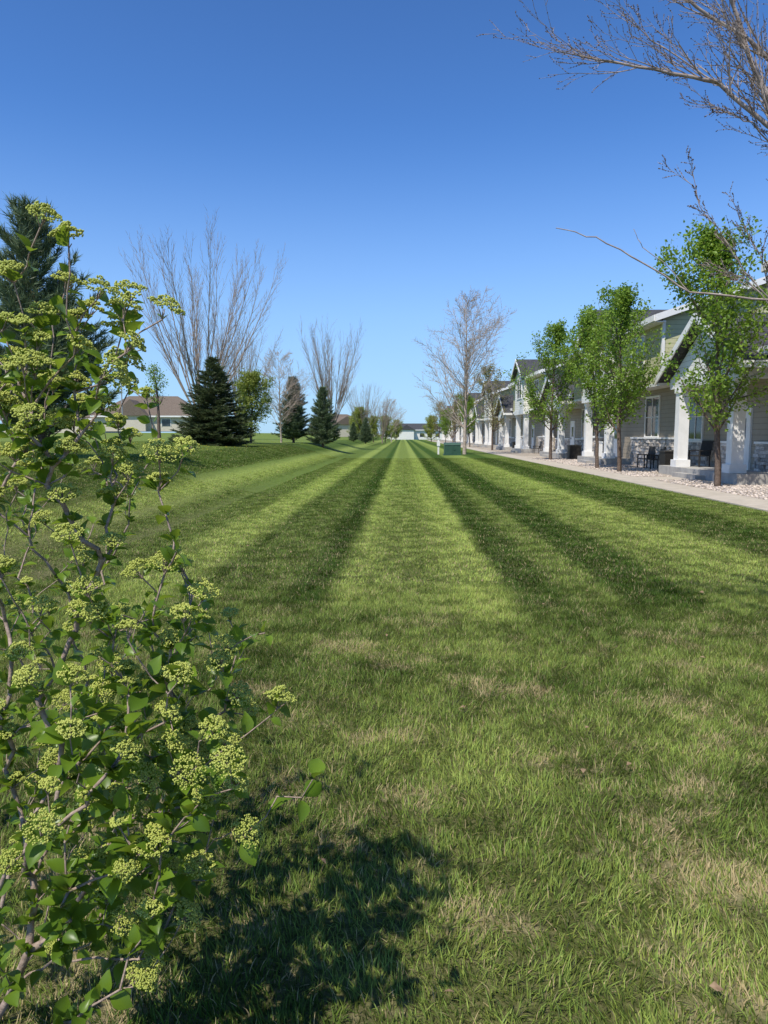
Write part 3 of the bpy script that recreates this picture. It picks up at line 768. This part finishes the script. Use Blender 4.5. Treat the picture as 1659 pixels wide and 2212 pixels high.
parts = [('siding', tau.mesh('w1', M_sid_taupe)), ('upper_siding', oli.mesh('w2', M_sid_olive)), ('gable_siding', whs.mesh('w3', M_sid_white)), ('trim_and_columns', tr.mesh('w4', M_white)),
         ('roof', rf.mesh('w5', M_roof)), ('windows', gl.mesh('w6', M_glass)), ('porch_slab', sl.mesh('w7', M_slab)), ('door_hardware', dk.mesh('w8', M_dark)), ('stone_veneer', me_st)]
for k in range(-1, 7):
    group('townhouse', parts, (0, 22+26*k, 0))

# patio chairs
def chair(loc, rz):
    m = MB()
    for x in (-.27, .27):
        for y in (-.25, .25): m.box(x-.02, x+.02, y-.02, y+.02, 0, .42)
        m.box(x-.03, x+.03, -.28, .28, .62, .66); m.box(x-.02, x+.02, -.27, -.23, .42, .62); m.box(x-.02, x+.02, .23, .27, .42, .62)
    for i in range(8): m.box(-.3, .3, -.27+i*.068, -.27+i*.068+.055, .42, .46)
    for i in range(9): m.hexa([(-.29+i*.066, .25, .46), (-.29+i*.066+.05, .25, .46), (-.29+i*.066+.05, .28, .46), (-.29+i*.066, .28, .46), (-.29+i*.066, .37, .98), (-.29+i*.066+.05, .37, .98), (-.29+i*.066+.05, .40, .98), (-.29+i*.066, .40, .98)])
    m.box(-.3, .3, .37, .41, .98, 1.03)
    o = obj('patio_chair', m.mesh('patio_chair', M_dark), None, loc); o.rotation_euler = (0, 0, rz)
chair((11.7, 33.4, .03), -1.6); chair((11.7, 34.6, .03), -1.3); chair((11.7, 28.4, .36), -1.2); chair((11.6, 62, .03), -1.5)
def acunit(loc):
    m = MB(); m.box(-.4, .4, -.4, .4, 0, .08)
    for i in range(14): m.box(-.38, .38, -.38, .38, .1+i*.055, .1+i*.055+.035)
    m.box(-.34, .34, -.34, .34, .08, .86); m.box(-.4, .4, -.4, .4, .87, .92); m.cyl(0, 0, .92, .95, .28, .26, 20)
    obj('air_conditioner', m.mesh('ac', M_dark), None, loc)
acunit((11.4, 30.6, .02)); acunit((11.4, 72.0, .02)); acunit((11.3, 47.3, .02))
# utility transformer
m = MB(); m.box(-.7, .7, -.55, .55, 0, .12); m.box(-.64, .64, -.5, .5, .12, .82)
m.hexa([(-.66, -.53, .82), (.66, -.53, .82), (.66, .53, .82), (-.66, .53, .82), (-.66, -.40, .98), (.66, -.40, .98), (.66, .53, 1.02), (-.66, .53, 1.02)])
m.box(-.02, .02, -.52, -.501, .16, .8); m.box(.1, .2, -.54, -.501, .42, .5)
obj('utility_transformer', m.mesh('transformer', M_green), None, (3.95, 57, 0))
m = MB(); m.box(-.07, .07, -.07, .07, 0, 1.25); m.box(-.09, .09, -.09, .09, 1.25, 1.33); m.box(-.13, .13, -.12, -.072, .7, 1.1)
obj('utility_pedestal', m.mesh('pedestal', M_white), None, (3.0, 60, 0))
# light pole
m = MB(); m.cyl(0, 0, 0, 11, .10, .06); m.box(-.05, 1.4, -.04, .04, 10.9, 10.98); m.box(1.0, 1.7, -.15, .15, 10.82, 10.93)
obj('street_lamp', m.mesh('lamp', M_greym), None, (-39.5, 100, gz(-39.5, 100)))
# ranch houses far left and beyond
def ranch(name, loc, L, W, hw, rh, rz=0, roofm=M_roofb, wallm=M_beige, n=4):
    w = MB(); r = MB(); t = MB(); gg = MB()
    w.box(-L/2, L/2, -W/2, W/2, 0, hw)
    o = .6
    a = [(-L/2-o, -W/2-o, hw), (L/2+o, -W/2-o, hw), (L/2+o, W/2+o, hw), (-L/2-o, W/2+o, hw)]
    i0 = (-L/2+W*.4, 0, hw+rh); i1 = (L/2-W*.4, 0, hw+rh)
    b = len(r.v); r.v += a+[i0, i1]; r.f += [(b, b+1, b+5, b+4), (b+1, b+2, b+5), (b+2, b+3, b+4, b+5), (b+3, b, b+4), (b, b+3, b+2, b+1)]
    r.prism([(-L*.3, -W/2-2, hw-.01), (-L*.3+6.4, -W/2-2, hw-.01), (-L*.3+3.2, -W/2-2, hw+rh*.75)], (0, W/2, 0))
    w.box(-L*.3+.5, -L*.3+5.9, -W/2-1.6, -W/2-.01, 0, hw-.02)
    t.box(-L/2-o-.02, L/2+o+.02, -W/2-o-.05, -W/2-o-.002, hw-.25, hw+.03)
    for i in range(n):
        x = -L/2+L*(i+.6)/n
        if -L*.3 < x < -L*.3+6: continue
        gg.box(x, x+1.6, -W/2-.05, -W/2+.02, 1.0, 2.3)
        t.box(x-.1, x, -W/2-.07, -W/2, .9, 2.4); t.box(x+1.6, x+1.7, -W/2-.07, -W/2, .9, 2.4); t.box(x, x+1.6, -W/2-.07, -W/2, 2.3, 2.4)
    group(name, [('walls', w.mesh('a', wallm)), ('roof', r.mesh('b', roofm)), ('trim', t.mesh('c', M_white)), ('windows', gg.mesh('d', M_glass))], loc, rz)
ranch('ranch_house', (-49, 140, gz(-49, 140)+.3), 19, 12, 2.9, 4.0, .1)
ranch('ranch_house', (-72, 150, gz(-68, 150)), 20, 11, 2.9, 3.2, -.1)
ranch('ranch_house', (-15.5, 175, gz(-15.5, 175)), 12, 10, 2.9, 2.6, .4)
ranch('long_apartment_building', (6, 270, 0), 26, 12, 3.6, 2.4, 0, M_roof, M_sid_white, 9)
ranch('long_apartment_building', (-22, 290, 0), 24, 12, 3.6, 2.4, 0, M_roof, M_sid_white, 9)

# scattered dead leaves & dandelions
n = 60
yy = 1.8+9*g.random(n); xx = g.uniform(-.3, .55, n)*yy
P = np.stack([xx, yy, H(xx, yy)+.045], 1)
V, F = scatter(LV, LF, P, frames(norm(g.normal(size=(n, 3))*[1, 1, .2]), np.tile([[0, 0, 1.]], (n, 1))+g.normal(0, .3, (n, 3))), g.uniform(.02, .045, n))
obj('fallen_leaves', mk_mesh('fallen_leaves', V, F, [simple('dry_leaf', (.35, .24, .14), (.22, .14, .08), 30)]))
n = 130
yy = 18+22*g.random(n); xx = g.uniform(-14, -7.5, n)
P = np.stack([xx, yy, H(xx, yy)+.06], 1)
V, F = scatter(IV, IF, P, np.tile(np.eye(3)[None], (n, 1, 1)), np.stack([np.full(n, .022), np.full(n, .022), np.full(n, .012)], 1))
obj('dandelions', mk_mesh('dandelions', V, F, [simple('dandelion', (.75, .55, .02), (.6, .42, .02), 30)]))

# ------------------------------------------------------------------ light, sky, camera
EL = math.radians(56); dx, dy = .58, .815
d = Vector((dx*math.cos(EL), dy*math.cos(EL), -math.sin(EL)))
sd = bpy.data.lights.new('sun', 'SUN'); sd.energy = 5.0; sd.angle = math.radians(.53); sd.color = (1, .95, .85)
so = bpy.data.objects.new('sun', sd); COL.objects.link(so); so.rotation_euler = d.to_track_quat('-Z', 'Y').to_euler(); so.location = (-20, -20, 40)
w = bpy.data.worlds.new('World'); scene.world = w; w.use_nodes = True
nt = w.node_tree; nt.nodes.clear()
sky = nt.nodes.new('ShaderNodeTexSky'); sky.sky_type = 'NISHITA'; sky.sun_disc = False
sky.sun_elevation = EL; sky.sun_rotation = math.atan2(-dx, -dy); sky.altitude = 300; sky.air_density = 1.0; sky.dust_density = .3; sky.ozone_density = 2.5
bg = nt.nodes.new('ShaderNodeBackground'); bg.inputs[1].default_value = .125
wo = nt.nodes.new('ShaderNodeOutputWorld')
tint = mixc(nt, 1.0, sky.outputs[0], (.62, 1.04, 1.58), 'MULTIPLY')
tc = nt.nodes.new('ShaderNodeTexCoord'); sp = nt.nodes.new('ShaderNodeSeparateXYZ'); nt.links.new(tc.outputs['Generated'], sp.inputs[0])
haze = mapr(nt, sp.outputs[2], 0.0, .40, .7, 0.0)
tint = mixc(nt, haze, tint, (3.5, 5.2, 7.3))
deep = mapr(nt, sp.outputs[2], .16, .7, 1.0, .72, False)
cmb = nt.nodes.new('ShaderNodeCombineXYZ')
for i_ in range(3): nt.links.new(deep, cmb.inputs[i_])
tint = mixc(nt, 1.0, tint, cmb.outputs[0], 'MULTIPLY')
nt.links.new(tint, bg.inputs[0]); nt.links.new(bg.outputs[0], wo.inputs[0])
cam = bpy.data.cameras.new('camera'); co = bpy.data.objects.new('camera', cam); COL.objects.link(co)
cam.sensor_fit = 'VERTICAL'; cam.sensor_height = 34.6; cam.sensor_width = 26; cam.lens = 24; cam.clip_end = 6000; cam.clip_start = .05
co.location = (0, 0, 1.6); co.rotation_euler = (math.radians(90-6.17), 0, math.radians(1.5))
scene.camera = co
scene.view_settings.view_transform = 'Standard'; scene.view_settings.look = 'None'; scene.view_settings.exposure = 0
